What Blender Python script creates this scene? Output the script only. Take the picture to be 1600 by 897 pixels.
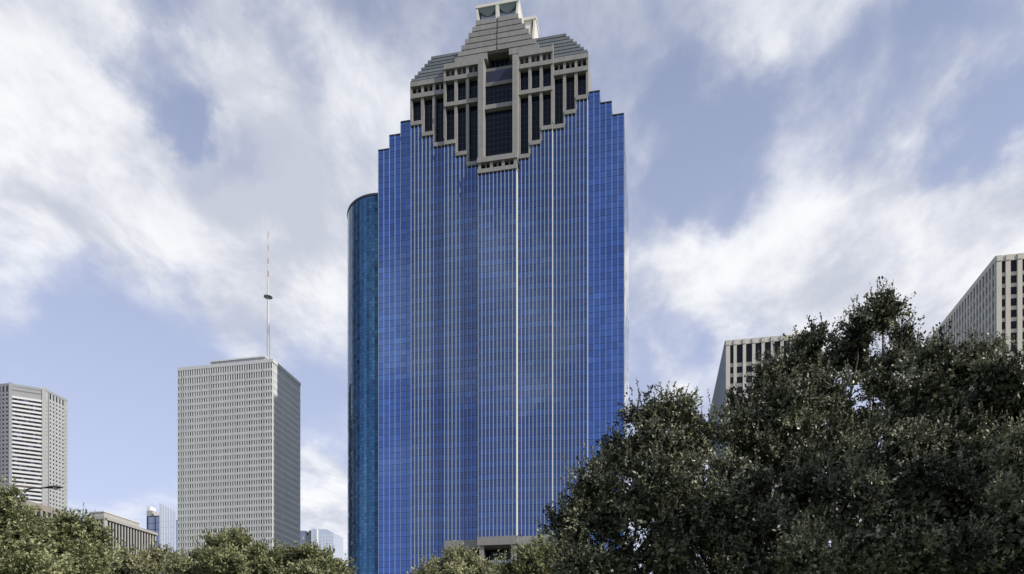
import bpy, math, random
import numpy as np
from mathutils import Vector

for o in list(bpy.data.objects):
    bpy.data.objects.remove(o)
sc = bpy.context.scene
col = sc.collection
R = math.radians

# ------------------------------------------------------------------ camera
F = 1117.0            # focal length in pixels of the 1600 px wide photograph
YH = 1075.0           # horizon row in the photograph (below the frame: rising lens)
CZ = 1.7
cam = bpy.data.cameras.new('camera')
cam.sensor_width = 36
cam.lens = F / 1600 * 36
cam.shift_y = (YH - 448.5) / 1600
cam.clip_start = 0.1
cam.clip_end = 20000
camo = bpy.data.objects.new('camera', cam)
camo.location = (0, 0, CZ)
camo.rotation_euler = (R(90), 0, 0)
col.objects.link(camo)
sc.camera = camo

GRID = R(10.9)        # the street grid is turned this much against the view
GC, GS = math.cos(GRID), math.sin(GRID)
ALPHA = R(19)         # sun azimuth in front of the facades
ELEV = R(37)
sh = (math.cos(ALPHA) * GC - math.sin(ALPHA) * GS, -math.cos(ALPHA) * GS - math.sin(ALPHA) * GC)
SUN = Vector((sh[0] * math.cos(ELEV), sh[1] * math.cos(ELEV), math.sin(ELEV)))


def at(px, py, Y):
    """pixel of the photograph + distance -> point"""
    return Vector(((px - 800) / F * Y, Y, CZ + (YH - py) / F * Y))


# ------------------------------------------------------------------ world
w = bpy.data.worlds.new('World')
sc.world = w
w.use_nodes = True
nt = w.node_tree
nt.nodes.clear()


def N(tree, typ, **kw):
    n = tree.nodes.new(typ)
    for k, v in kw.items():
        if k == 'inp':
            for i, x in v.items():
                n.inputs[i].default_value = x
        else:
            setattr(n, k, v)
    return n


def math_node(tree, op, a, b=None, c=None, clamp=False):
    n = tree.nodes.new('ShaderNodeMath')
    n.operation = op
    n.use_clamp = clamp
    for i, x in enumerate((a, b, c)):
        if x is None:
            continue
        if isinstance(x, (int, float)):
            n.inputs[i].default_value = x
        else:
            tree.links.new(x, n.inputs[i])
    return n.outputs[0]


def build_sky():
    L = nt.links.new
    sky = N(nt, 'ShaderNodeTexSky', sky_type='NISHITA', sun_disc=False)
    sky.sun_elevation = ELEV
    sky.sun_rotation = math.atan2(SUN.x, SUN.y)
    sky.altitude = 20
    sky.air_density = 1.0
    sky.dust_density = 0.6
    sky.ozone_density = 1.2
    tc = N(nt, 'ShaderNodeTexCoord')
    d = tc.outputs['Generated']
    sep = N(nt, 'ShaderNodeSeparateXYZ')
    L(d, sep.inputs[0])
    zz = math_node(nt, 'MAXIMUM', sep.outputs[2], 0.0)
    den = math_node(nt, 'ADD', zz, 0.16)
    cx = math_node(nt, 'DIVIDE', sep.outputs[0], den)
    cy = math_node(nt, 'DIVIDE', sep.outputs[1], den)
    comb = N(nt, 'ShaderNodeCombineXYZ')
    L(cx, comb.inputs[0]); L(cy, comb.inputs[1])
    mp = N(nt, 'ShaderNodeMapping')
    mp.inputs['Rotation'].default_value = (0, 0, R(-35))
    mp.inputs['Scale'].default_value = (1.0, 0.72, 1)
    mp.inputs['Location'].default_value = (3.1, 1.7, 0)
    L(comb.outputs[0], mp.inputs[0])
    n1 = N(nt, 'ShaderNodeTexNoise', inp={'Scale': 1.5, 'Detail': 9, 'Roughness': 0.56, 'Distortion': 0.35})
    L(mp.outputs[0], n1.inputs['Vector'])
    n2 = N(nt, 'ShaderNodeTexNoise', inp={'Scale': 6.0, 'Detail': 8, 'Roughness': 0.6, 'Distortion': 0.2})
    L(mp.outputs[0], n2.inputs['Vector'])
    n3 = N(nt, 'ShaderNodeTexNoise', inp={'Scale': 2.6, 'Detail': 5, 'Roughness': 0.5, 'Distortion': 0.3})
    L(mp.outputs[0], n3.inputs['Vector'])
    field = math_node(nt, 'ADD', math_node(nt, 'MULTIPLY', n1.outputs['Fac'], 1.0),
                      math_node(nt, 'MULTIPLY', math_node(nt, 'SUBTRACT', n2.outputs['Fac'], 0.5), 0.5))
    # cloud banks and clear gaps of this sky (direction, angular size in px, weight)
    banks = [(60, 130, 230, .16), (170, 340, 300, .20), (470, 250, 240, .20), (480, 400, 170, .12), (40, 300, 200, .16),
             (215, 50, 90, -.36), (255, 110, 60, -.22), (290, 205, 75, -.24), (370, 230, 60, -.12), (420, 30, 70, -.12), (60, 500, 150, -.20), (190, 560, 150, -.22), (400, 560, 160, -.10),
             (560, 30, 120, -.05), (300, 20, 60, .12), (1000, 120, 240, .10), (1330, 60, 260, .13), (1570, 50, 120, .14),
             (1110, 225, 110, -.20), (1230, 240, 120, -.24), (1480, 165, 130, -.30), (1580, 200, 90, -.26), (1050, 340, 90, -.12),
             (1350, 370, 170, .22), (1500, 340, 180, .24), (1180, 430, 160, .16), (1060, 470, 100, .22),
             (1400, 480, 200, .16), (1050, 620, 60, .20), (1080, 560, 60, -.2), (510, 780, 70, .25), (150, 680, 60, .08),
             (100, 760, 160, -.18)]
    # the same sky mirrored in the blue facade shows a thin bank of cloud behind the photographer
    mirrored = [(690, 505, 110, .36), (770, 500, 120, .42), (840, 505, 110, .38), (620, 500, 90, .26), (720, 250, 190, -.14), (860, 260, 190, -.14), (760, 700, 170, -.10)]
    nv = Vector((-GS, -GC, 0))
    nw = N(nt, 'ShaderNodeTexNoise', inp={'Scale': 5.5, 'Detail': 6, 'Roughness': .58})
    L(d, nw.inputs['Vector'])
    wsub = N(nt, 'ShaderNodeVectorMath', operation='SUBTRACT')
    L(nw.outputs['Color'], wsub.inputs[0]); wsub.inputs[1].default_value = (.5, .5, .5)
    wscl = N(nt, 'ShaderNodeVectorMath', operation='SCALE')
    L(wsub.outputs[0], wscl.inputs[0]); wscl.inputs['Scale'].default_value = 0.24
    wadd = N(nt, 'ShaderNodeVectorMath', operation='ADD')
    L(d, wadd.inputs[0]); L(wscl.outputs[0], wadd.inputs[1])
    wnrm = N(nt, 'ShaderNodeVectorMath', operation='NORMALIZE')
    L(wadd.outputs[0], wnrm.inputs[0])
    dw = wnrm.outputs[0]
    acc = field
    for i, (px, py, rad, wt) in enumerate(banks + mirrored):
        v = Vector((px - 800, F, YH - py))
        ang = rad / v.length
        v.normalize()
        if i >= len(banks):
            v = v - 2 * v.dot(nv) * nv
        dn = N(nt, 'ShaderNodeVectorMath', operation='DOT_PRODUCT')
        L(dw, dn.inputs[0]); dn.inputs[1].default_value = v
        mr = N(nt, 'ShaderNodeMapRange', interpolation_type='SMOOTHSTEP')
        L(dn.outputs['Value'], mr.inputs[0])
        mr.inputs[1].default_value = math.cos(ang * 1.25)
        mr.inputs[2].default_value = 1.0
        mr.inputs[3].default_value = 0.0
        mr.inputs[4].default_value = wt
        acc = math_node(nt, 'ADD', acc, mr.outputs[0])
    mask = N(nt, 'ShaderNodeMapRange', interpolation_type='SMOOTHSTEP')
    L(acc, mask.inputs[0])
    for i, x in ((1, .33), (2, .84), (3, 0.0), (4, 1.0)):
        mask.inputs[i].default_value = x
    # thickness drives the greying of the cloud base
    shade = N(nt, 'ShaderNodeMapRange', interpolation_type='SMOOTHSTEP')
    L(math_node(nt, 'ADD', n3.outputs['Fac'], math_node(nt, 'MULTIPLY', math_node(nt, 'SUBTRACT', n2.outputs['Fac'], .5), 1.1)), shade.inputs[0])
    for i, x in ((1, .24), (2, .68), (3, 0.0), (4, 1.0)):
        shade.inputs[i].default_value = x
    cc = N(nt, 'ShaderNodeMix', data_type='RGBA')
    L(shade.outputs[0], cc.inputs['Factor'])
    cc.inputs['A'].default_value = CLOUD_GREY
    cc.inputs['B'].default_value = CLOUD_WHITE
    veil = N(nt, 'ShaderNodeMix', data_type='RGBA')
    hz = N(nt, 'ShaderNodeMapRange')            # thin haze, denser towards the horizon
    L(zz, hz.inputs[0])
    for i, x in ((1, .0), (2, .70), (3, .90), (4, .30)):
        hz.inputs[i].default_value = x
    L(hz.outputs[0], veil.inputs['Factor'])
    L(sky.outputs[0], veil.inputs['A'])
    veil.inputs['B'].default_value = VEIL
    fin = N(nt, 'ShaderNodeMix', data_type='RGBA')
    L(math_node(nt, 'MULTIPLY', mask.outputs[0], 0.93), fin.inputs['Factor'])
    L(veil.outputs['Result'], fin.inputs['A'])
    L(cc.outputs['Result'], fin.inputs['B'])
    bg = N(nt, 'ShaderNodeBackground')
    bg.inputs['Strength'].default_value = 0.10
    L(fin.outputs['Result'], bg.inputs['Color'])
    out = N(nt, 'ShaderNodeOutputWorld')
    L(bg.outputs[0], out.inputs['Surface'])


CLOUD_GREY = (5.2, 5.45, 6.3, 1)
CLOUD_WHITE = (8.7, 8.75, 8.9, 1)
VEIL = (5.9, 6.35, 8.7, 1)
build_sky()

sl = bpy.data.lights.new('sun', 'SUN')
sl.energy = 4.6
sl.angle = R(0.6)
sl.color = (1.0, 0.93, 0.83)
so = bpy.data.objects.new('sun', sl)
so.rotation_euler = (-SUN).to_track_quat('-Z', 'Y').to_euler()
so.location = (60, -60, 80)
col.objects.link(so)

sc.view_settings.view_transform = 'Standard'
sc.view_settings.look = 'None'
sc.view_settings.exposure = 0.2
sc.view_settings.gamma = 1.0
sc.render.engine = 'CYCLES'

# ------------------------------------------------------------------ materials
MAT = {}


def surf(name, base, rough=0.75, var=0.12, scale=0.25, streak=0.0, metallic=0.0, spec=0.4, bump=0.0, objvar=0.0, bumpscale=2.0):
    """weathered plain surface: noise blotches, vertical streaks, per-piece variation"""
    m = bpy.data.materials.new(name)
    m.use_nodes = True
    t = m.node_tree
    b = t.nodes['Principled BSDF']
    L = t.links.new
    b.inputs['Roughness'].default_value = rough
    b.inputs['Metallic'].default_value = metallic
    b.inputs['Specular IOR Level'].default_value = spec
    geo = N(t, 'ShaderNodeNewGeometry')
    n = N(t, 'ShaderNodeTexNoise', inp={'Scale': scale, 'Detail': 6, 'Roughness': 0.6})
    L(geo.outputs['Position'], n.inputs['Vector'])
    f = math_node(t, 'MULTIPLY_ADD', math_node(t, 'SUBTRACT', n.outputs['Fac'], .5), var * 2.5, 1.0)
    if streak:
        mp = N(t, 'ShaderNodeMapping')
        mp.inputs['Scale'].default_value = (1.6, 1.6, 0.05)
        L(geo.outputs['Position'], mp.inputs[0])
        s = N(t, 'ShaderNodeTexNoise', inp={'Scale': 1.0, 'Detail': 4, 'Roughness': 0.65})
        L(mp.outputs[0], s.inputs['Vector'])
        f = math_node(t, 'MULTIPLY', f, math_node(t, 'MULTIPLY_ADD', math_node(t, 'SUBTRACT', s.outputs['Fac'], .5), streak * 2.5, 1.0))
    if objvar:
        oi = N(t, 'ShaderNodeObjectInfo')
        f = math_node(t, 'MULTIPLY', f, math_node(t, 'MULTIPLY_ADD', math_node(t, 'SUBTRACT', oi.outputs['Random'], .5), objvar * 2, 1.0))
    mx = N(t, 'ShaderNodeVectorMath', operation='SCALE')
    mx.inputs[0].default_value = base
    L(f, mx.inputs['Scale'])
    L(mx.outputs[0], b.inputs['Base Color'])
    if bump:
        n2 = N(t, 'ShaderNodeTexNoise', inp={'Scale': bumpscale, 'Detail': 4})
        L(geo.outputs['Position'], n2.inputs['Vector'])
        bp = N(t, 'ShaderNodeBump', inp={'Strength': bump, 'Distance': 0.1})
        L(n2.outputs['Fac'], bp.inputs['Height'])
        L(bp.outputs[0], b.inputs['Normal'])
    MAT[name] = m
    return m


def glass(name, base, rough=0.04, wave=0.02, metallic=0.92, var=0.06, wscale=0.25, spec=.5, coat=0.0):
    """coated reflective curtain-wall glass, slightly wavy"""
    m = bpy.data.materials.new(name)
    m.use_nodes = True
    t = m.node_tree
    b = t.nodes['Principled BSDF']
    L = t.links.new
    b.inputs['Roughness'].default_value = rough
    b.inputs['Metallic'].default_value = metallic
    b.inputs['Specular IOR Level'].default_value = spec
    b.inputs['Coat Weight'].default_value = coat
    b.inputs['Coat IOR'].default_value = 1.75
    b.inputs['Coat Roughness'].default_value = rough
    geo = N(t, 'ShaderNodeNewGeometry')
    at_ = N(t, 'ShaderNodeAttribute', attribute_name='tone')
    oi = N(t, 'ShaderNodeObjectInfo')
    f = math_node(t, 'ADD', math_node(t, 'MULTIPLY', math_node(t, 'SUBTRACT', oi.outputs['Random'], .5), var * 0.6),
                  math_node(t, 'MULTIPLY_ADD', at_.outputs['Fac'], var * 2, 1.0))
    mx = N(t, 'ShaderNodeVectorMath', operation='SCALE')
    mx.inputs[0].default_value = base
    L(f, mx.inputs['Scale'])
    L(mx.outputs[0], b.inputs['Base Color'])
    n2 = N(t, 'ShaderNodeTexNoise', inp={'Scale': wscale, 'Detail': 3, 'Roughness': .5})
    L(geo.outputs['Position'], n2.inputs['Vector'])
    bp = N(t, 'ShaderNodeBump', inp={'Strength': 1.0, 'Distance': wave})
    L(n2.outputs['Fac'], bp.inputs['Height'])
    L(bp.outputs[0], b.inputs['Normal'])
    MAT[name] = m
    return m


def leafmat(name, base, base2, trans=0.25, rough=0.45, spec=.22):
    m = bpy.data.materials.new(name)
    m.use_nodes = True
    t = m.node_tree
    b = t.nodes['Principled BSDF']
    L = t.links.new
    at_ = N(t, 'ShaderNodeAttribute', attribute_name='tone')
    mx = N(t, 'ShaderNodeMix', data_type='RGBA')
    mx.inputs['A'].default_value = (*base, 1)
    mx.inputs['B'].default_value = (*base2, 1)
    L(at_.outputs['Fac'], mx.inputs['Factor'])
    L(mx.outputs['Result'], b.inputs['Base Color'])
    b.inputs['Roughness'].default_value = rough
    b.inputs['Specular IOR Level'].default_value = spec
    tr = N(t, 'ShaderNodeBsdfTranslucent')
    L(mx.outputs['Result'], tr.inputs['Color'])
    ms = N(t, 'ShaderNodeMixShader', inp={0: trans})
    L(b.outputs[0], ms.inputs[1]); L(tr.outputs[0], ms.inputs[2])
    L(ms.outputs[0], t.nodes['Material Output'].inputs['Surface'])
    MAT[name] = m
    return m


surf('grass', (.06, .085, .03), .9, .3, .4, bump=.3)
surf('asphalt', (.05, .05, .052), .9, .2, .6)
surf('pavement', (.30, .29, .27), .85, .15, .5)
surf('granite', (.235, .23, .22), .55, .20, .6, .20, objvar=.08)
surf('granite_dark', (.15, .145, .14), .6, .14, .5, .08, objvar=.06)
surf('roof_metal', (.19, .205, .215), .42, .12, .4, .18, metallic=.3, objvar=.22)
surf('crown_white', (.62, .60, .55), .5, .08, .6, .08)
surf('crown_panel', (.30, .34, .40), .35, .10, .6, .06, metallic=.3)
surf('fin_metal', (.235, .285, .34), .45, .12, .2, .14, metallic=.0, objvar=.06)
surf('dark_frame', (.03, .035, .045), .4, .1, .5)
surf('bar_metal', (.03, .045, .065), .4, .1, .5)
surf('backing', (.015, .02, .05), .5, .1, .3)
surf('pale_concrete', (.53, .545, .55), .8, .08, .08, .08, objvar=.03)
surf('grey_concrete', (.36, .37, .375), .8, .10, .08, .10, objvar=.04)
surf('white_band', (.54, .55, .55), .6, .07, .1, .06, objvar=.04)
surf('cream_concrete', (.53, .50, .44), .8, .10, .15, .10, objvar=.03)
surf('cream_rib', (.50, .485, .45), .8, .10, .15, .12, objvar=.04)
surf('brown_stone', (.25, .225, .20), .85, .15, .2, .1)
surf('fin_concrete', (.34, .335, .32), .8, .12, .15, .14, objvar=.05)
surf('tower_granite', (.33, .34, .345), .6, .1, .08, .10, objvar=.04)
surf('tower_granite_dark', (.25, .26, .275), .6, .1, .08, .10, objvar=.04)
surf('mast_paint', (.50, .51, .53), .5, .08, .4)
surf('white_metal', (.75, .75, .74), .4, .05, .4)
surf('red_paint', (.30, .21, .20), .5, .08, .5)
surf('lamp_metal', (.05, .045, .045), .45, .15, 3.0)
surf('lamp_lens', (.55, .55, .5), .2, .05, 3.0)
surf('bark', (.05, .042, .034), .9, .35, 3.0, bump=.6, bumpscale=14)
surf('roof_gravel', (.30, .29, .28), .9, .2, .8)
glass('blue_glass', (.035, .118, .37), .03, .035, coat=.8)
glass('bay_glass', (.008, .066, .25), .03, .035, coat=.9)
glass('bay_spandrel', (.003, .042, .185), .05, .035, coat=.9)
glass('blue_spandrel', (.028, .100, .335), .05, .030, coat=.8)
glass('teal_glass', (.042, .10, .18), .05, .05, var=.16)
glass('dark_glass', (.008, .011, .018), .05, .02, metallic=.3, spec=.2)
glass('office_glass', (.055, .06, .085), .08, .02, metallic=.5, var=.5)
glass('pale_glass', (.66, .70, .74), .10, .03, metallic=.75)
glass('slate_glass', (.27, .31, .40), .08, .03, metallic=.8)
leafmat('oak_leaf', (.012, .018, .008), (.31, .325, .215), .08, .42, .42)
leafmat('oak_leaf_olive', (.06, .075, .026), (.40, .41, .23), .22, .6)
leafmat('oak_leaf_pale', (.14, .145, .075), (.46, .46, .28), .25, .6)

# ------------------------------------------------------------------ helpers
CUBES = {}


def cube_mesh(mat):
    if mat not in CUBES:
        me = bpy.data.meshes.new('block_' + mat)
        v = [(x, y, z) for z in (-.5, .5) for y in (-.5, .5) for x in (-.5, .5)]
        f = [(0, 2, 3, 1), (4, 5, 7, 6), (0, 1, 5, 4), (2, 6, 7, 3), (0, 4, 6, 2), (1, 3, 7, 5)]
        me.from_pydata(v, [], f)
        me.materials.append(MAT[mat])
        CUBES[mat] = me
    return CUBES[mat]


def link(name, data, parent=None):
    o = bpy.data.objects.new(name, data)
    col.objects.link(o)
    if parent:
        o.parent = parent
    return o


def thing(name, label, cat, loc=(0, 0, 0), rz=0.0, group=None):
    o = link(name, None)
    o.location = loc
    o.rotation_euler = (0, 0, rz)
    o['label'] = label
    o['category'] = cat
    if group:
        o['group'] = group
    o.empty_display_size = 2
    return o


def tag(o, label, cat, group=None):
    o['label'] = label
    o['category'] = cat
    if group:
        o['group'] = group
    return o


def struct(o):
    o['kind'] = 'structure'
    return o


def blk(name, parent, mat, x0, x1, y0, y1, z0, z1, rot=None):
    o = link(name, cube_mesh(mat), parent)
    o.location = ((x0 + x1) / 2, (y0 + y1) / 2, (z0 + z1) / 2)
    o.scale = (x1 - x0, y1 - y0, z1 - z0)
    if rot:
        o.rotation_euler = rot
    return o


class Seg:
    """a stretch of facade in plan: s runs along it, n outward"""

    def __init__(self, p0, p1):
        self.p0 = Vector((*p0, 0))
        d = Vector((*p1, 0)) - self.p0
        self.len = d.length
        self.d = d.normalized()
        self.n = Vector((self.d.y, -self.d.x, 0))
        self.rz = math.atan2(self.d.y, self.d.x)

    def pt(self, s, n, z):
        return self.p0 + self.d * s + self.n * n + Vector((0, 0, z))

    def box(self, name, parent, mat, s0, s1, n0, n1, z0, z1, tilt=None):
        o = link(name, cube_mesh(mat), parent)
        o.location = self.pt((s0 + s1) / 2, (n0 + n1) / 2, (z0 + z1) / 2)
        o.scale = (s1 - s0, n1 - n0, z1 - z0)
        o.rotation_euler = (tilt[0] if tilt else 0, 0, self.rz + (tilt[1] if tilt else 0))
        return o


class MB:
    """collects faces; builds ONE mesh"""

    def __init__(self):
        self.v, self.f, self.t = [], [], []

    def quad(self, a, b, c, d, tone=0.0):
        i = len(self.v)
        self.v += [tuple(a), tuple(b), tuple(c), tuple(d)]
        self.f.append((i, i + 1, i + 2, i + 3))
        self.t.append(tone)

    def box(self, x0, x1, y0, y1, z0, z1, tone=0.0):
        p = [(x, y, z) for z in (z0, z1) for y in (y0, y1) for x in (x0, x1)]
        i = len(self.v)
        self.v += p
        for f in ((0, 2, 3, 1), (4, 5, 7, 6), (0, 1, 5, 4), (2, 6, 7, 3), (0, 4, 6, 2), (1, 3, 7, 5)):
            self.f.append(tuple(i + k for k in f))
            self.t.append(tone)

    def prism(self, outline, z0, z1, tone=0.0):
        """outline counter-clockwise in plan"""
        i = len(self.v)
        n = len(outline)
        self.v += [(x, y, z0) for x, y in outline] + [(x, y, z1) for x, y in outline]
        for k in range(n):
            self.f.append((i + k, i + (k + 1) % n, i + n + (k + 1) % n, i + n + k)); self.t.append(tone)
        self.f.append(tuple(i + n + k for k in range(n))); self.t.append(tone)
        self.f.append(tuple(i + k for k in reversed(range(n)))); self.t.append(tone)

    def extrude_y(self, outline, y0, y1, tone=0.0):
        """outline (x,z) counter-clockwise seen from -y"""
        i = len(self.v)
        n = len(outline)
        self.v += [(x, y0, z) for x, z in outline] + [(x, y1, z) for x, z in outline]
        for k in range(n):
            self.f.append((i + (k + 1) % n, i + k, i + n + k, i + n + (k + 1) % n)); self.t.append(tone)
        self.f.append(tuple(i + k for k in range(n))); self.t.append(tone)
        self.f.append(tuple(i + n + k for k in reversed(range(n)))); self.t.append(tone)

    def tube(self, pts, radii, seg=8, caps=True, tone=0.0):
        i0 = len(self.v)
        m = len(pts)
        pts = [Vector(p) for p in pts]
        for k, p in enumerate(pts):
            d = (pts[min(k + 1, m - 1)] - pts[max(k - 1, 0)])
            d = d.normalized() if d.length > 1e-9 else Vector((0, 0, 1))
            a = d.cross(Vector((1, 0, 0)) if abs(d.x) < .8 else Vector((0, 1, 0))).normalized()
            b = d.cross(a)
            for s in range(seg):
                an = 2 * math.pi * s / seg
                self.v.append(tuple(p + (a * math.cos(an) + b * math.sin(an)) * radii[k]))
        for k in range(m - 1):
            for s in range(seg):
                q = i0 + k * seg
                self.f.append((q + s, q + (s + 1) % seg, q + seg + (s + 1) % seg, q + seg + s)); self.t.append(tone)
        if caps:
            self.f.append(tuple(i0 + s for s in reversed(range(seg)))); self.t.append(tone)
            self.f.append(tuple(i0 + (m - 1) * seg + s for s in range(seg))); self.t.append(tone)

    def build(self, name, mat, parent=None, smooth=False, tones=False):
        me = bpy.data.meshes.new(name)
        me.from_pydata(self.v, [], self.f)
        me.materials.append(MAT[mat])
        if smooth:
            me.polygons.foreach_set('use_smooth', [True] * len(me.polygons))
        if tones:
            a = me.attributes.new('tone', 'FLOAT', 'FACE')
            a.data.foreach_set('value', self.t)
        me.update()
        return link(name, me, parent)


rng = random.Random(7)


def pane_quad(mb, seg, s0, s1, n, z0, z1, tilt, tone):
    """one sheet of glass, very slightly out of true"""
    a = rng.gauss(0, tilt) * (s1 - s0)
    b = rng.gauss(0, tilt) * (z1 - z0)
    mb.quad(seg.pt(s0, n - a - b, z0), seg.pt(s1, n + a - b, z0), seg.pt(s1, n + a + b, z1), seg.pt(s0, n - a + b, z1), tone)


# ------------------------------------------------------------------ ground
def ground():
    mb = MB()
    mb.quad((-9000, -2000, 0), (9000, -2000, 0), (9000, 15000, 0), (-9000, 15000, 0))
    struct(mb.build('ground', 'grass'))
    # the street in front of the towers, along the grid
    rz = -GRID
    o = blk('road', None, 'asphalt', -400, 400, -7, 7, -.3, .02)
    o.location = (0, 190, -.14); o.rotation_euler = (0, 0, rz); struct(o)
    for s, y in ((-1, 178.5), (1, 203.5)):
        o = blk('pavement', None, 'pavement', -400, 400, -5, 5, -.3, .14)
        o.location = (0, y, -.08); o.rotation_euler = (0, 0, rz); struct(o)


ground()
RZ = -GRID


# ------------------------------------------------------------------ blue tower
def blue_tower():
    T = thing('glass_skyscraper', 'tall blue glass skyscraper with stepped granite temple crown', 'skyscraper', (-4.8, 232, 0), RZ)
    V0, V2, V3, VW = 2.0, 4.1, 5.4, 6.5
    BACK = 60.0
    FL = 2.07
    # bays: name, u0, u1, front v, column count, glass tops from left to right
    wl = [187.0, 191.5, 195.6]
    b3 = [192.7, 188.5, 184.4]
    b2 = [183.5, 179.2, 175.3]
    bays = [(-43.4, -31.2, VW, 6, wl, 0.0), (-31.2, -19.0, V3, 9, b3, 0.0), (-19.0, -6.87, V2, 9, b2, 50.9),
            (-6.87, 5.99, V0, 10, [170.75] * 3, 51.3),
            (5.99, 17.5, V2, 9, b2[::-1], 51.4), (17.5, 28.8, V3, 9, b3[::-1], 0.0), (28.8, 40.45, VW, 6, wl[::-1], 0.0)]
    glassmb, spanmb = MB(), MB()
    bglass, bspan = MB(), MB()
    n_ind = 0
    for bi, (u0, u1, v, nc, tops, zb) in enumerate(bays):
        # dark core of the bay, one per stepped strip
        wstrip = (u1 - u0) / 3
        for k, zt in enumerate(tops):
            a, b = u0 + k * wstrip, u0 + (k + 1) * wstrip
            blk('core', T, 'backing', a, b, v + .30, BACK - bi * .01 - k * .003, zb + (.5 if zb else 0), zt - .02)
            if bi in (0, 6):
                # glass parapet coping
                blk('coping', T, 'dark_frame', a - .03, b + .03, v - .05, v + .9, zt, zt + .35)
        seg = Seg((u0, v), (u1, v))
        pitch = (u1 - u0) / nc
        fw = .15 if bi in (0, 6) else .24
        for c in range(nc):
            s0, s1 = c * pitch, (c + 1) * pitch
            mid = u0 + (s0 + s1) / 2
            k = min(2, int((mid - u0) / wstrip))
            zt = tops[k]
            z = zb if zb else 6.0
            row = 0
            while z < zt - .4:
                z1 = min(z + FL, zt)
                sp = row % 2 == 0
                if bi in (0, 6) and 14 <= row < 39 and n_ind < 300:
                    seg.box('glass_pane', T, 'blue_spandrel' if sp else 'blue_glass', s0 + .04, s1 - .04, -.22, -.12, z + .045, z1 - .045,
                            tilt=(rng.gauss(0, .0014), rng.gauss(0, .0014)))
                    n_ind += 1
                else:
                    tone = rng.gauss(0, .7) + (1.6 if rng.random() < .03 else 0)
                    pane_quad((spanmb if sp else glassmb) if bi in (0, 6) else (bspan if sp else bglass), seg, s0 + .04, s1 - .04, -.15, z + .045, z1 - .045, .0015, tone)
                z = z1
                row += 1
        for c in range(nc + 1):
            s = c * pitch
            if c == 0 and bi in (4, 5, 6):
                continue
            k = min(2, max(0, int((s - .01) / wstrip)))
            k2 = min(2, int((s + .01) / wstrip))
            zt = max(tops[k], tops[k2])
            x0, x1 = s - fw / 2, s + fw / 2
            if c == 0:
                x0, x1 = 0.0, fw * .7
            if c == nc:
                x0, x1 = seg.len - fw * .7, seg.len
            seg.box('mullion', T, 'fin_metal', x0, x1, -.25, .26 if bi not in (0, 6) else .03, zb if zb else .2, zt - .01)
        # right-hand return of every projecting bay: pale panel, sunlit look put into the colour
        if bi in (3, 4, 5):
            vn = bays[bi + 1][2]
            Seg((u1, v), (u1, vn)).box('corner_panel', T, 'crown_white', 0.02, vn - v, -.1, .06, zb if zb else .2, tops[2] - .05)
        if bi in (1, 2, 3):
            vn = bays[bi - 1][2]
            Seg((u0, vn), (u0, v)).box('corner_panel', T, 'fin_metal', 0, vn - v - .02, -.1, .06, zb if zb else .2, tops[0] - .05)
    for side, u in ((1, 40.45), (-1, -43.4)):
        sg = Seg((u, VW), (u, BACK)) if side > 0 else Seg((u, BACK), (u, VW))
        for c in range(24):
            z = 6.0
            pit = sg.len / 24
            row = 0
            while z < 184.5:
                pane_quad(spanmb if row % 2 == 0 else glassmb, sg, c * pit + .05, (c + 1) * pit - .05, .06, z + .05, z + FL - .05, .0022, rng.gauss(0, .35))
                z += FL; row += 1
        sg.box('corner_panel', T, 'granite_dark', -.02, .9, -.05, .10, .2, 186.9) if side > 0 else None
    bglass.build('vision_glass', 'bay_glass', T, tones=True)['kind'] = 'stuff'
    bspan.build('spandrel_glass', 'bay_spandrel', T, tones=True)['kind'] = 'stuff'
    glassmb.build('vision_glass', 'blue_glass', T, tones=True)['kind'] = 'stuff'
    spanmb.build('spandrel_glass', 'blue_spandrel', T, tones=True)['kind'] = 'stuff'

    # ---- the granite temple inside the V of glass
    G = 'granite'

    def window(u0, u1, v, z0, z1, nx, nz):
        wv = blk('window', T, 'dark_glass', u0, u1, v, v + .15, z0, z1)
        mbm = MB()
        for i in range(1, nx):
            u = u0 + (u1 - u0) * i / nx
            mbm.box(u - .05, u + .05, v - .06, v - .002, z0, z1)
        for i in range(1, nz):
            z = z0 + (z1 - z0) * i / nz
            mbm.box(u0, u1, v - .05, v - .003, z - .05, z + .05)
        if mbm.v:
            o = mbm.build('glazing_bar', 'bar_metal', T)
            o.parent = wv
            o.matrix_parent_inverse = wv.matrix_basis.inverted()

    def temple_bay(u0, u1, v, tops, zcap, mid, side):
        """three windows between piers; tops = glass tops (the ledges stand on them)"""
        wst = (u1 - u0) / 3
        rec = v + 1.5
        pw = 1.0
        z_beam0, z_beam1, z_sw1, z_cap = zcap
        for k in range(3):
            a, b = u0 + k * wst, u0 + (k + 1) * wst
            zt = tops[k]
            e0 = .35 if k > 0 else 0
            e1 = .35 if k < 2 else 0
            blk('ledge', T, G, a - (.55 if tops[k] > tops[max(k - 1, 0)] or k == 0 and side < 0 else -.01) * 0 - .02 * k, b + .012 * k, v - .45, rec + .4, zt + .01 * k, zt + 1.3)
            # windows between ledge and upper beam
            wa, wb = a + pw / 2, b - pw / 2
            if mid:
                window(wa, wb, rec, zt + 1.31, mid[0], 2, max(3, int((mid[0] - zt) / 2)))
                window(wa, wb, rec, mid[1], z_beam0, 2, 3)
            else:
                window(wa, wb, rec, zt + 1.31, z_beam0, 2, max(3, int((z_beam0 - zt) / 2)))
            # small attic windows with stub piers
            blk('attic_window', T, 'dark_glass', wa + .1, wb - .1, rec + .2, rec + .3, z_beam1, z_sw1)
            blk('attic_stub', T, 'granite_dark', (wa + wb) / 2 - .3, (wa + wb) / 2 + .35, v + .5, rec + .15, z_beam1 + .01, z_sw1 - .01)
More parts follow.
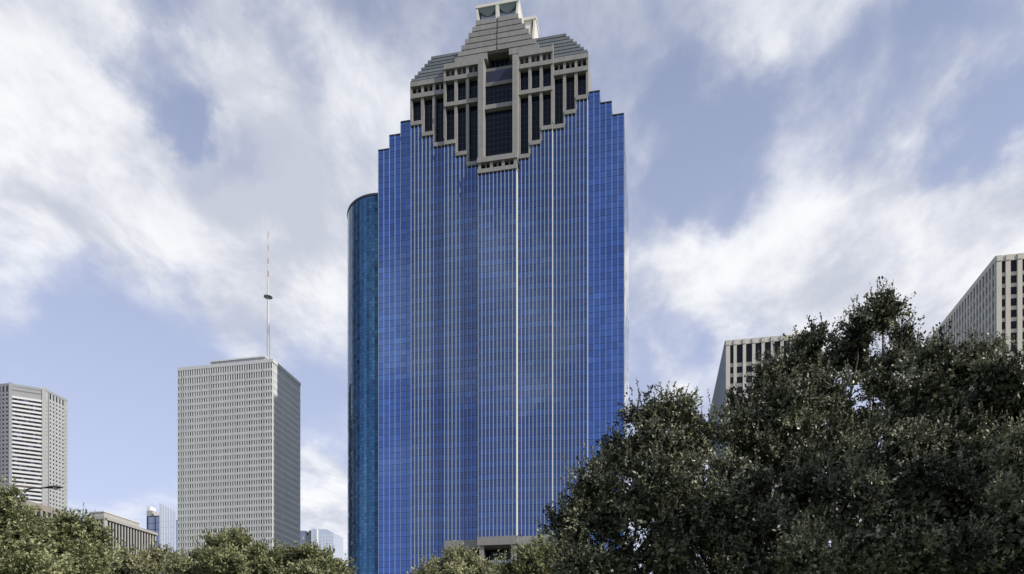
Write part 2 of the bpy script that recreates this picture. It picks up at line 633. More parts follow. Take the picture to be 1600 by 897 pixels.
        for k in range(4):
            u = u0 + k * wst
            a, b = u - pw / 2, u + pw / 2
            if k == 0:
                a = u0 + .01
            if k == 3:
                b = u1 - .01
            zl = min(tops[max(0, k - 1)], tops[min(2, k)]) + 1.25
            blk('pier', T, G, a, b, v + .02, rec + .5, zl, z_beam0 + .01)
            blk('attic_pier', T, G, a + .06, b - .06, v + .1, rec + .45, z_beam1 - .01, z_sw1 + .01)
        blk('temple_wall', T, 'backing', u0 + .05, u1 - .05, rec + .32, rec + 3, tops[0] if tops[0] < tops[2] else tops[2], z_cap - .2)
        if mid:
            blk('beam', T, G, u0 - .10, u1 + .10, v - .30, rec + .35, mid[0], mid[1])
        blk('beam', T, G, u0 - .12, u1 + .12, v - .32, rec + .36, z_beam0, z_beam1)
        blk('cornice', T, G, u0 - .08, u1 + .08, v - .28, rec + 3.2, z_sw1, z_cap)

    temple_bay(-31.2, -19.0, V3, b3, (201.9, 203.4, 206.0, 207.6), None, -1)
    temple_bay(17.5, 28.8, V3, b3[::-1], (201.9, 203.4, 206.0, 207.6), None, 1)
    temple_bay(-19.0, -7.1, V2, b2, (204.8, 206.2, 208.8, 210.6), (196.3, 197.6), -1)
    temple_bay(6.3, 17.5, V2, b2[::-1], (204.8, 206.2, 208.8, 210.6), (196.3, 197.6), 1)
    # side returns of the projecting granite bays
    blk('return_wall', T, G, 28.65, 29.05, V3 + .05, 24, 194.3, 208.1)
    blk('return_wall', T, G, 17.3, 17.72, V2 + .05, V3 + 2, 186, 211.8)
    blk('return_wall', T, G, -31.45, -31.05, V3 + .05, 24, 194.3, 208.1)
    blk('return_wall', T, G, -19.3, -18.9, V2 + .05, V3 + 2, 186, 210.5)

    # ---- the centre bay
    def cb(name, mat, u0, u1, v0, v1, z0, z1):
        return blk(name, T, mat, u0 - .43, u1 - .43, v0 + 2, v1 + 2, z0 + 1.45, min(z1 + 1.45, 212.5))

    cb('ledge',G, -6.6, 6.6, -.45, 3.0, 169.3, 170.6)
    for k in range(4):
        u = -6.4 + k * 3.95
        cb('attic_pier',G, u, u + .95, -.1, 2.6, 170.59, 172.75)
    for k in range(3):
        u = -5.4 + k * 3.95
        cb('attic_window','dark_glass', u, u + 2.9, 1.4, 1.5, 170.6, 172.74)
        cb('attic_stub','granite_dark', u + 1.2, u + 1.75, .5, 1.38, 170.62, 172.72)
    cb('ledge',G, -6.7, 6.7, -.5, 3.1, 172.75, 174.4)
    cb('pier',G, -6.5, -4.75, .3, 6.0, 174.39, 207.7)
    cb('pier',G, 5.0, 6.75, .32, 6.0, 174.39, 207.0)
    cb('temple_wall','backing', -4.8, 5.05, 3.95, 7, 174.3, 206)
    window(-5.17, 4.56, 5.7, 175.86, 193.35, 7, 10)
    window(-5.17, 4.56, 5.7, 195.35, 202.05, 7, 4)
    cb('beam',G, -4.74, 4.99, 2.3, 3.9, 192.2, 193.6)
    cb('beam','granite_dark', -4.74, 4.99, 3.3, 6.5, 200.6, 201.8)
    for k in range(3):
        u = -4.2 + k * 3.1
        cb('attic_window','dark_glass', u, u + 2.0, 5.6, 5.7, 202.3, 204.4)
        cb('attic_pier','granite_dark', u + 2.05, u + 2.95, 4.6, 5.8, 202.3, 204.4)
    cb('beam','granite_dark', -4.74, 4.99, 4.2, 7.0, 204.4, 207.2)
    cb('niche_window','dark_glass', -3.2, 2.3, 5.9, 6.0, 207.2, 211.0)
    for u in (-1.8, -.3, 1.2):
        cb('niche_mullion','dark_frame', u - .07, u + .07, 5.75, 5.89, 207.21, 210.9)
    cb('temple_wall','backing', -4.6, 4.9, 6.05, 9, 206.5, 210.5)

    # ---- stepped granite pyramid, split by a groove in the middle
    uc = -1.2
    halfs = [14.4, 13.3, 12.1, 10.9, 9.7, 8.5, 7.3]
    z = 210.62
    for k, h in enumerate(halfs):
        v = 4.5 + .16 * k
        z1 = z + 2.02
        if k == 0:
            blk('roof_step', T, G, uc - h, uc - 3.2, v, 40 - k, z, z1)
            blk('roof_step', T, G, uc + 4.2, uc + h - .3, v, 40 - k - .01, z, z1)
            blk('roof_step', T, 'backing', uc - 3.2, uc + 4.2, 8.3, 40, z + .05, z1 - .04)
        else:
            blk('roof_step', T, G, uc - h, uc - .25, v, 40 - k, z + .46, z1)
            blk('roof_step', T, G, uc + .25, uc + h - .2, v, 40 - k - .01, z + .46, z1)
            blk('groove', T, 'granite_dark', uc - .26, uc + .26, v + .35, 30 - k, z + .1, z1)
            blk('roof_joint', T, 'granite_dark', uc - h + .35, uc + h - .55, v + .55, 39 - k, z + .005, z + .46)
        z = z1
    ztop = z
    # ---- grey metal stepped roofs over the outer bays
    for side in (-1, 1):
        zz = 207.8
        ue = -31.1 if side < 0 else 28.7
        for k in range(7):
            u_out = ue - side * 1.15 * k
            u_in = -7.0 if side < 0 else 5.5
            v = V3 + .1 + .07 * k
            a, b = (u_out, u_in) if side < 0 else (u_in, u_out)
            blk('metal_roof_step', T, 'roof_metal', a, b + .01 * side, v, 30 - .2 * k, zz + .30, zz + 1.12)
            blk('roof_joint', T, 'dark_frame', a + .3, b - .3, v + .45, 30 - .2 * k - .1, zz - .02, zz + .31)
            zz += 1.14
    # ---- crown lanterns
    def lantern(u0, u1, v0, v1, z0, z1, halves):
        fl = .55
        # flared side cheeks
        for sgn, u in ((-1, u0), (1, u1)):
            mb = MB()
            mb.extrude_y([(u - .35, z0), (u + .35, z0), (u + .35 + sgn * fl, z1 - .9), (u - .35 + sgn * fl, z1 - .9)], v0, v1)
            mb.build('lantern_cheek', 'crown_white', T)
        blk('lantern_cap', T, 'crown_white', u0 - fl - .4, u1 + fl + .4, v0 - .15, v1, z1 - .92, z1)
        um = (u0 + u1) / 2
        if halves:
            blk('lantern_pier', T, 'crown_white', um - .55, um + .55, v0 - .1, v1 - .2, z0, z1 - .93)
        spans = [(u0 + .35, um - .55), (um + .55, u1 - .35)] if halves else [(u0 + .4, u1 - .4)]
        for a, b in spans:
            # concave panel: sweeps from the cap back to the window
            mb = MB()
            nseg, hh = 10, (z1 - .95 - z0)
            for i in range(nseg):
                for j in range(6):
                    def P(ii, jj):
                        uu = a + (b - a) * ii / nseg
                        q = jj / 6
                        sag = math.sin(math.pi * ii / nseg)
                        return (uu, v0 + .15 + .5 * q + .9 * sag * q, z1 - .95 - hh * (.12 + .28 * sag) * q)
                    mb.quad(P(i, j + 1), P(i + 1, j + 1), P(i + 1, j), P(i, j))
            mb.build('lantern_shell', 'crown_panel', T, smooth=True)
            blk('lantern_window', T, 'crown_panel', a, b, v0 + 1.7, v0 + 1.8, z0, z1 - .95)
            blk('lantern_sill', T, 'crown_panel', a, b, v0 + .9, v0 + 1.69, z0, z0 + hh * .25)
            for q in (.33, .67):
                uu = a + (b - a) * q
                blk('lantern_mullion', T, 'crown_panel', uu - .06, uu + .06, v0 + 1.6, v0 + 1.69, z0 + hh * .25, z1 - 2.2)
        blk('lantern_core', T, 'backing', u0 + .4, u1 - .4, v0 + 1.85, v1 - .1, z0, z1 - .95)

    lantern(uc - 6.5, uc + 6.4, 6.0, 32, ztop, 230.2, True)
    # the cross gable with its own lantern ends, further back
    blk('gable_core', T, 'crown_white', -10.5, 8.6, 16.0, 21.5, 219, 231.4)
    for sgn, u in ((-1, -10.5), (1, 8.6)):
        mb = MB()
        mb.extrude_y([(u - .4, 219), (u + .4, 219), (u + .4 + sgn * 1.2, 231.4), (u - .4 + sgn * 1.2, 231.4)], 15.6, 22)
        mb.build('gable_cheek', 'crown_white', T)
    blk('gable_cap', T, 'crown_white', -12.3, 10.4, 15.4, 22.2, 231.41, 232.4)
    # ---- podium under the glass: granite band, columns, recessed lobby glazing
    blk('podium_band', T, G, -18.9, -6.2, V2 - .5, V2 + 6, 47.9, 50.88)
    blk('podium_band', T, G, -7.1, 6.2, V0 - .5, V0 + 8, 48.5, 51.28)
    blk('podium_band', T, G, 6.2, 17.4, V2 - .52, V2 + 6, 48.4, 51.38)
    for u in (-18.2, -12.6):
        blk('podium_column', T, G, u, u + 1.3, V2, V2 + 2, 0, 47.9)
    for u in (-6.5, 4.2):
        blk('podium_column', T, G, u, u + 1.5, V0 + .1, V0 + 2, 0, 48.5)
    for u in (11.2, 16.0):
        blk('podium_column', T, G, u, u + 1.3, V2, V2 + 2, 0, 48.4)
    for u0, u1, v in ((-18.9, -6.4, 9.0), (-6.39, 6.39, 8.0), (6.4, 17.4, 9.0)):
        blk('lobby_glass', T, 'dark_glass', u0, u1, v, v + .2, 0, 48)
        blk('lobby_transom', T, 'slate_glass', u0, u1, v - .3, v - .01, 43.6, 44.6)
        n = 8
        for i in range(n + 1):
            u = u0 + (u1 - u0 - .16) * i / n
            blk('lobby_mullion', T, 'dark_frame', u, u + .16, v - .22, v - .01, 0, 43.55)
    blk('roof_deck', T, 'roof_gravel', -43.3, 40.3, VW + 1, BACK - .5, 185.6, 186.4)


blue_tower()


# ------------------------------------------------------------------ generic gridded facade
def facade(T, seg, nc, rows, wall, pier_w, sp_h, depth, glassname, z_rows, pier_mat=None, sp_mat=None, ind_rows=0, pier_proud=0.0,
           tone=lambda c, r: rng.gauss(0, .3), dep=None, end_w=None):
    """z_rows: list of (z0,z1) window rows from the top down. piers/spandrels one object each"""
    pier_mat = pier_mat or wall
    sp_mat = sp_mat or wall
    pit = seg.len / nc
    mb = MB()
    ztop = z_rows[0][1]
    zbot = z_rows[-1][0]
    for r, (z0, z1) in enumerate(z_rows):
        for c in range(nc):
            s0, s1 = c * pit + pier_w / 2, (c + 1) * pit - pier_w / 2
            n = -.04 if dep is None else -.04 + dep(c)
            if r < ind_rows:
                seg.box('window', T, glassname, s0, s1, n - .1, n, z0, z1, tilt=(rng.gauss(0, .002), rng.gauss(0, .003)))
            else:
                pane_quad(mb, seg, s0 - .02, s1 + .02, n, z0, z1, .003, tone(c, r))
    if mb.v:
        mb.build('window_panes', glassname, T, tones=True)['kind'] = 'stuff'
    for c in range(nc + 1):
        s = c * pit
        a, b = s - pier_w / 2, s + pier_w / 2
        if c == 0:
            a = 0.0 if end_w is None else -.0
            b = pier_w / 2 if end_w is None else end_w
        if c == nc:
            a, b = seg.len - (pier_w / 2 if end_w is None else end_w), seg.len
        seg.box('pier', T, pier_mat, a, b, -.6, depth + pier_proud, zbot - 3, ztop + .02)
    for r in range(len(z_rows) - 1):
        seg.box('spandrel', T, sp_mat, 0.01, seg.len - .01, -.6, depth, z_rows[r + 1][1], z_rows[r][0])


# ------------------------------------------------------------------ pale tower with mast
def antenna_tower():
    C = at(426, 561, 466)
    T = thing('office_tower', 'pale grey concrete office tower carrying the tall antenna mast', 'tower', (C.x, C.y, 0), RZ)
    W_, D_ = 69.0, 37.3
    H = C.z
    blk('core', T, 'grey_concrete', -W_ + .3, -.3, .65, D_ - .3, 0, H - 2)
    rows = []
    z = H - 2.2
    for h, g in ((3.9, 1.5), (3.9, 1.5)):
        rows.append((z - h, z)); z -= h + g
    while z > 12:
        rows.append((z - 2.75, z)); z -= 4.36

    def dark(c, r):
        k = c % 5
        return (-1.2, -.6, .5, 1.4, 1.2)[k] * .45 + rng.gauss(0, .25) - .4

    front = Seg((-W_, 0), (0, 0))
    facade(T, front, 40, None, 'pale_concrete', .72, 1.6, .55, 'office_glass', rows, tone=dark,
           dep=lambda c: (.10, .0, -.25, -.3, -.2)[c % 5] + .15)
    side = Seg((0, 0), (0, D_))
    facade(T, side, 24, None, 'white_band', 1.0, 1.6, .30, 'slate_glass', rows, sp_mat='white_band', pier_proud=-.1, tone=dark)  # piers and glass lightened in colour to brighten this shaded face
    blk('parapet', T, 'pale_concrete', -W_ - .02, .55, -.57, D_, H - 2.2, H)
    blk('roof_house', T, 'grey_concrete', -48, -8.5, 5, 30, H - .1, H + 4.2)
    blk('roof_house_cap', T, 'pale_concrete', -48.5, -8, 4.5, 30.5, H + 4.2, H + 5.0)
    for k in range(9):
        blk('roof_unit', T, 'dark_frame', -46.5 + k * 4.2, -44.0 + k * 4.2, 4.6, 5.1, H + 1.2, H + 2.7)
    # mast
    Y = 476.0
    base = at(419, 560, Y)
    M = thing('antenna_mast', 'tall white rooftop mast with red bands near its tip', 'antenna', (base.x, base.y, H - 1))
    zt = at(419, 362, Y).z - (H - 1)
    zp = at(419, 464, Y).z - (H - 1)
    mb = MB()
    mb.tube([(0, 0, 0), (0, 0, zp * .5), (0, 0, zp)], [1.0, .85, .6], 12)
    mb.build('mast', 'mast_paint', M, smooth=False)
    mb = MB()
    mb.tube([(0, 0, zp - .15), (0, 0, zp + .15)], [2.9, 2.9], 16)
    mb.build('platform', 'grey_concrete', M)
    mb = MB()
    for k in range(10):
        a = k * math.tau / 10
        mb.tube([(2.75 * math.cos(a), 2.75 * math.sin(a), zp + .25), (2.75 * math.cos(a), 2.75 * math.sin(a), zp + 1.4)], [.07, .07], 4)
    mb.build('railing', 'grey_concrete', M)
    nb = 10
    for k in range(nb):
        z0 = zp + .26 + (zt - zp - .3) * k / nb
        z1 = zp + .26 + (zt - zp - .3) * (k + 1) / nb - .01
        mb = MB()
        r0 = .5 - .03 * k
        mb.tube([(0, 0, z0), (0, 0, z1)], [r0, r0 - .02], 8)
        mb.build('mast_section', 'red_paint' if k % 2 == 1 and k > 1 else 'mast_paint', M)
    mb = MB()
    mb.tube([(-1.2, 0, zp + 2), (-1.2, 0, zp + 14)], [.25, .2], 6)
    mb.build('whip_aerial', 'mast_paint', M)


antenna_tower()


# ------------------------------------------------------------------ rounded dark glass tower
def round_tower():
    cx, cy, Rr, H = -79.5, 457.0, 25.0, 300.0
    T = thing('round_glass_tower', 'dark teal glass tower with rounded end behind the blue skyscraper', 'skyscraper', (cx, cy, 0))
    n = 44
    angs = [math.pi / 2 + math.pi * i / n for i in range(n + 1)]       # from +y round -x to -y
    arc = [(Rr * math.cos(a), Rr * math.sin(a)) for a in angs]
    core = [(x * .985, y * .985) for x, y in arc] + [(40, -24.6), (40, 24.6)]
    mb = MB()
    mb.prism(core, 0, H - .5)
    mb.build('core', 'backing', T)
    # unseen wing added behind the blue tower to shade the mast tower's side
    mb = MB()
    mb.prism([(40.2, 20), (40.2, -57), (78, -57), (92, -48), (98, -30), (98, 20)], 0, H - 6)
    mb.build('shade_wing', 'teal_glass', T)
    panes = MB()
    for i in range(n):
        sg = Seg(arc[i], arc[i + 1])
        ct = rng.gauss(0, 1.2)  # tone per glass column, painted in place of reflected streaks
        z = 6
        while z < H - 1:
            z1 = min(z + 2.0, H - .4)
            pane_quad(panes, sg, .03, sg.len - .03, 0, z + .04, z1 - .04, .0035, ct + rng.gauss(0, .5))
            z = z1
    sg = Seg((0, -Rr), (40, -Rr))
    for c in range(22):
        z = 6
        while z < H - 1:
            z1 = min(z + 2.0, H - .4)
            pane_quad(panes, sg, c * sg.len / 22 + .03, (c + 1) * sg.len / 22 - .03, 0, z + .04, z1 - .04, .0035, rng.gauss(0, .35))
            z = z1
    panes.build('glass_panes', 'teal_glass', T, tones=True)['kind'] = 'stuff'
    mb = MB()
    mb.prism([(x * 1.012, y * 1.012) for x, y in arc] + [(40, -25.3), (40, 25.3)], H - .4, H + .9)
    mb.build('roof_rim', 'dark_frame', T)


round_tower()


# ------------------------------------------------------------------ chamfered tower, far left
def chamfer_tower():
    P1, P2 = at(14, 600, 735), at(71, 606, 716)
    T = thing('chamfered_tower', 'grey granite skyscraper with striped chamfered corner at the left edge', 'skyscraper', (P2.x, P2.y, 0), RZ)
    H = at(71, 606, 716).z
    # chamfer in local coordinates
    d = P1 - P2
    lx, ly = d.x * GC - d.y * GS, d.x * GS + d.y * GC
    # face the chamfer about 38 degrees off the front
    wch = 40.0
    a = R(142)
    c0 = (wch * math.cos(a) * .98, -wch * math.sin(a) * 1.0)
    c0 = (-24.0, -18.4)
    D_ = 27.5
    core = [(c0[0] - 60, c0[1] + .6), (c0[0] + .3, c0[1] + .6), (-.6, .5), (-.6, D_), (c0[0] - 60, D_)]
    mb = MB()
    mb.prism(core, 0, H - 1)
    mb.build('core', 'tower_granite_dark', T)
    ch = Seg(c0, (0, 0))
    fh = 4.06
    # dark glass strips and white bands
    z = H - 13.0
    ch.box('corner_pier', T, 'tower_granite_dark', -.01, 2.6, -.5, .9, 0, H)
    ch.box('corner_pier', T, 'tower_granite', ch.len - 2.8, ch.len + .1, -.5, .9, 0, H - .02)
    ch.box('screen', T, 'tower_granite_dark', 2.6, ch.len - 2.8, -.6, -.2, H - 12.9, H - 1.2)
    ch.box('screen_band', T, 'granite_dark', 2.6, ch.len - 2.8, -.55, -.02, H - 7.6, H - 6.6)
    strips = MB()
    k = 0
    while z > 20:
        if 27 <= k <= 28:
            ch.box('louvre_band', T, 'granite_dark', 2.61, ch.len - 2.81, -.5, -.05, z - fh, z)
        else:
            ch.box('band', T, 'white_band', 2.61, ch.len - 2.81, -.5, .35, z - 2.0, z)
            x = 2.7
            while x < ch.len - 2.9:
                x1 = min(x + 1.9, ch.len - 2.85)
                pane_quad(strips, ch, x, x1, -.15, z - fh, z - 2.0, .004, rng.choice((-1.2, -1.0, -.8, -.6, .2, 1.8)) * .8)
                x = x1
        z -= fh
        k += 1
    strips.build('window_panes', 'office_glass', T, tones=True)['kind'] = 'stuff'
    rows = []
    z = H - 3.5
    rows.append((z - 6, z)); z -= 8.2
    while z > 20:
        rows.append((z - 1.7, z)); z -= fh
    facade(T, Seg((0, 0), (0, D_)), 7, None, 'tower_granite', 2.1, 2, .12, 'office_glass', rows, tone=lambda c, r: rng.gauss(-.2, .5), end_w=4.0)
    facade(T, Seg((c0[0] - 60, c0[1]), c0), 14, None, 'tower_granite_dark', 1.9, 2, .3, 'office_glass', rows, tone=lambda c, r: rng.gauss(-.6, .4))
    mb = MB()
    mb.prism([(c0[0] - 60, c0[1]), (c0[0], c0[1]), (.3, 0), (.3, D_), (c0[0] - 60, D_)], H - 3.45, H - 1.0)
    mb.build('parapet', 'tower_granite_dark', T)
    for u in (-34, -10, -6.5, -24):
        blk('roof_unit', T, 'white_metal', u, u + 2.0, 3, 5, H - 1.0, H + 2.4)


chamfer_tower()


# ------------------------------------------------------------------ finned courthouse
def finned_block():
    C = at(163, 808, 250)
    T = thing('finned_building', 'low concrete building with slim vertical fins between treetops and sky', 'building', (C.x, C.y, 0), RZ)
    H = C.z
    W_, D_ = 7.0, 27.5
    blk('core', T, 'dark_glass', -W_, -.6, 1.2, D_, 0, H - .5)
    blk('roof_slab', T, 'fin_concrete', -W_ - .2, .15, -.15, D_ + .2, H - .7, H + .35)
    for i in range(5):
        x = -i * 1.6
        blk('fin', T, 'fin_concrete', x - .6, x, 0, 1.3, 0, H - .7)
    for i in range(1, 19):
        y = i * 1.48
        blk('fin', T, 'fin_concrete', -.62, -.3, y, y + .5, 0, H - .7)
    blk('penthouse', T, 'fin_concrete', -W_ + .4, -.9, .9, D_ - 9, H + .35, H + 2.0)
    blk('penthouse_cap', T, 'pale_concrete', -W_ + .2, -.7, .7, D_ - 8.6, H + 2.0, H + 2.4)
    for z in range(10, int(H) - 3, 5):
        blk('floor_edge', T, 'granite_dark', -W_, -.55, 1.0, 1.19, z, z + .8)


finned_block()


def brown_block():
    C = at(40, 781, 300)
    T = thing('stone_building', 'brownish stone building top above the trees below the chamfered tower', 'building', (C.x, C.y, 0), RZ)
    H = C.z
    rows = []
    z = H - 2.5
    while z > 25:
        rows.append((z - 2.6, z)); z -= 4.2
    blk('core', T, 'brown_stone', -30, -.4, .4, 24, 0, H - .6)
    facade(T, Seg((0, 0), (0, 24)), 9, None, 'brown_stone', 1.3, 1.6, .1, 'office_glass', rows, ind_rows=4)
    facade(T, Seg((-30, 0), (0, 0)), 11, None, 'brown_stone', 1.3, 1.6, .1, 'office_glass', rows, ind_rows=4)
    blk('parapet', T, 'brown_stone', -30.2, .2, -.2, 24.2, H - 2.5, H)


brown_block()


# ------------------------------------------------------------------ two distant glass towers
def sloped_tower():
    A = at(230, 808, 640)
    T = thing('sail_topped_tower', 'far blue glass tower with white sail-shaped slanted wall', 'tower', (A.x, A.y, 0), RZ)
    H = A.z
    k = 640 / F
    blk('core', T, 'slate_glass', 0, 28 * k, 0, 22, 0, H)
    blk('roof_edge', T, 'dark_frame', -.1, 28 * k, -.1, 22.1, H, H + .9)
    blk('mullion', T, 'dark_frame', 13.6 * k, 14.4 * k, -.35, -.02, 0, H)
    blk('mullion', T, 'dark_frame', -.01, 1.6 * k, -.35, -.02, 0, H)
    for i in range(1, 14):
        blk('floor_line', T, 'dark_frame', 0, 28 * k, -.2, -.03, H - i * 5.6 - .25, H - i * 5.6)
    blk('side_fin', T, 'grey_concrete', -1.0, 5.0, .5, 14, 0, H + 6)
    blk('side_fin_tip', T, 'white_metal', -.8, 2.6, .6, 8, H + 6, H + 9.5)
    # slanted white wall
    mb = MB()
    x0, x1 = 26 * k, 52 * k
    mb.extrude_y([(x0, 0), (x1, 0), (x1, H + 3), (x0, H + 11)], -3.4, -1.2)
    o = mb.build('slanted_wall', 'pale_glass', T)
    for i in range(1, 6):
        x = x0 + (x1 - x0) * i / 6
        blk('wall_mullion', T, 'white_metal', x - .15, x + .15, -3.6, -3.41, 0, H + 10.6 - 8 * i / 6)
    for i in range(1, 16):
        blk('wall_transom', T, 'white_metal', x0, x1, -3.55, -3.42, H - i * 5.2 - .2, H - i * 5.2)


def far_glass():
    A = at(486, 828, 900)
    T = thing('pale_glass_tower', 'far pale glass tower between the antenna tower and the rounded tower', 'tower', (A.x, A.y, 0), RZ)
    H = A.z
    k = 900 / F
    mb = MB()
    mb.extrude_y([(0, 0), (37 * k, 0), (37 * k, H - 5), (26 * k, H), (0, H + 1.5)], 0, 30)
    mb.build('core', 'pale_glass', T)
    blk('corner_fin', T, 'white_metal', 9 * k, 11.5 * k, -1.2, -.02, 0, H + .5)
    blk('corner_fin', T, 'granite_dark', -4.5 * k, -.01, .6, 12, 0, H - .5)
    blk('annex', T, 'slate_glass', -20 * k, -8 * k, -2, 20, 0, H - 1)
    blk('annex_link', T, 'grey_concrete', -7.99 * k, -4.6 * k, 2, 14, 0, H - 6)
    for i in range(1, 10):
        blk('floor_line', T, 'white_metal', .02, 37 * k - .02, -.25, -.02, H - 5 - i * 4.4, H - 4.6 - i * 4.4)
    for x in (18, 23, 28, 33):
        blk('mullion', T, 'white_metal', x * k, x * k + .35, -.35, -.03, 0, H - 6)


sloped_tower()
far_glass()


# ------------------------------------------------------------------ two cream towers on the right
def cream_tower(px, py, Y, label, W_, D_, nc, ncs, first, floor, win, pw, side_ribs):
    C = at(px, py, Y)
    T = thing('cream_office_tower', label, 'tower', (C.x, C.y, 0), RZ, 'cream concrete office towers right of the blue skyscraper')
    H = C.z
    blk('core', T, 'cream_rib', .9, W_ - .5, .9, D_ - .5, 0, H - .7)
    rows = []
    z = H - 1.9
    rows.append((z - first, z)); z -= first + (floor - win)
    while z > 10:
        rows.append((z - win, z)); z -= floor
    facade(T, Seg((0, 0), (W_, 0)), nc, None, 'cream_concrete', pw, 1, -.15, 'dark_glass', rows, ind_rows=12, pier_proud=.75,
           sp_mat='cream_concrete', end_w=1.55)
    if side_ribs:
        sg = Seg((0, D_), (0, 0))
        n = 36
        for i in range(n):
            s = .2 + (D_ - .8) * i / n
            sg.box('rib', T, 'cream_rib', s, s + .75, -.9, .35, 0, H - 1.6)
        sg.box('side_wall', T, 'grey_concrete', 0.02, D_ - .02, -.95, -.1, 0, H - 1.65)
    else:
        facade(T, Seg((0, D_), (0, 0)), ncs, None, 'cream_rib', 1.1, 1, .0, 'office_glass', rows, ind_rows=8, pier_proud=.35)
    blk('parapet', T, 'cream_concrete', -.36, W_, -.45, D_, H - 1.9, H)
    pit = W_ / nc
    for c in range(nc + 1):
        s = c * pit
        a, b = max(0, s - pw / 2), min(W_, s + pw / 2)
        if c == 0:
            b = 1.55
        blk('pilaster_head', T, 'cream_concrete', a + .003, b - .003, -.76, -.44, H - 1.91, H - .08)


cream_tower(1134, 533, 274, 'shorter cream concrete tower with dark tall windows behind the oak tops', 34, 72, 10, 20, 6.7, 3.9, 2.35, 1.15, True)
cream_tower(1556, 401, 242, 'cream concrete tower with square window grid at the right edge', 60, 58, 17, 24, 3.6, 3.86, 2.45, 1.45, False)


# ------------------------------------------------------------------ street lamp
def street_lamp():
    Y = 33.0
    base = at(4, 1075, Y)
    T = thing('street_lamp', 'dark cobra-head street lamp reaching out of the left treetops', 'street lamp', (base.x, Y, 0))

    def P(px, py):
        p = at(px, py, Y)
        return (p.x - base.x, 0, p.z)
    mb = MB()
    top = P(4, 772)
    mb.tube([(0, 0, 0), (0, 0, 4), (0, 0, top[2] + .2)], [.11, .09, .065], 10)
    mb.build('pole', 'lamp_metal', T, smooth=True)
    mb = MB()
    mb.tube([P(4, 779), P(18, 773), P(34, 767), P(50, 763), P(72, 762)], [.045, .045, .04, .038, .035], 8)
    mb.build('arm', 'lamp_metal', T, smooth=True)
    mb = MB()
    mb.tube([P(4, 755), P(22, 759), P(48, 761.5)], [.018, .018, .018], 6)
    mb.build('brace', 'red_paint', T)
    # head: flattened teardrop
    mb = MB()
    a = Vector(P(70, 762)); b = Vector(P(98, 761.5))
    n, sg = 9, 10
    i0 = 0
    prof = [.25, .55, .8, .95, 1.0, .98, .85, .6, .2]
    for k in range(n):
        p = a.lerp(b, k / (n - 1))
        for s in range(sg):
            an = math.tau * s / sg
            mb.v.append((p.x, p.y + .17 * prof[k] * math.cos(an), p.z + (.085 if math.sin(an) > 0 else .05) * prof[k] * math.sin(an)))
    for k in range(n - 1):
        for s in range(sg):
            q = k * sg
            mb.f.append((q + s, q + (s + 1) % sg, q + sg + (s + 1) % sg, q + sg + s)); mb.t.append(0)
    mb.f.append(tuple(range(sg))); mb.t.append(0)
    mb.f.append(tuple((n - 1) * sg + s for s in range(sg))); mb.t.append(0)
    mb.build('lamp_head', 'lamp_metal', T, smooth=True)
    mb = MB()
    c = a.lerp(b, .6)
    mb.tube([(c.x, c.y, c.z - .09), (c.x, c.y, c.z - .03)], [.09, .13], 12)
    mb.build('lens', 'lamp_lens', T, smooth=True)


street_lamp()

# ------------------------------------------------------------------ trees
nr = np.random.default_rng(11)


def leaf_mesh(name, P, D, Nn, L, Wd, tone, mat, parent):
    """P base points, D leaf directions, Nn normals, L lengths, Wd widths"""
    n = len(P)
    D = D / np.linalg.norm(D, axis=1, keepdims=True)
    S = np.cross(D, Nn)
    S /= np.linalg.norm(S, axis=1, keepdims=True) + 1e-9
    Up = np.cross(S, D)
    v = np.empty((n, 4, 3))
    v[:, 0] = P
    mid = P + D * (L * .5)[:, None] + Up * (L * .10)[:, None]
    v[:, 1] = mid + S * (Wd * .5)[:, None]
    v[:, 2] = P + D * L[:, None]
    v[:, 3] = mid - S * (Wd * .5)[:, None]
    me = bpy.data.meshes.new(name)
    me.vertices.add(n * 4)
    me.vertices.foreach_set('co', v.reshape(-1))
    me.loops.add(n * 4)
    me.loops.foreach_set('vertex_index', np.arange(n * 4, dtype=np.int32))
    me.polygons.add(n)
    me.polygons.foreach_set('loop_start', np.arange(0, n * 4, 4, dtype=np.int32))
    me.polygons.foreach_set('loop_total', np.full(n, 4, dtype=np.int32))
    me.materials.append(MAT[mat])
    a = me.attributes.new('tone', 'FLOAT', 'FACE')
    a.data.foreach_set('value', np.clip(tone, 0, 1).astype(np.float32))
    me.update(calc_edges=True)
    me.validate()
    return link(name, me, parent)


def unit(n):
    d = nr.normal(size=(n, 3))
    return d / np.linalg.norm(d, axis=1, keepdims=True)


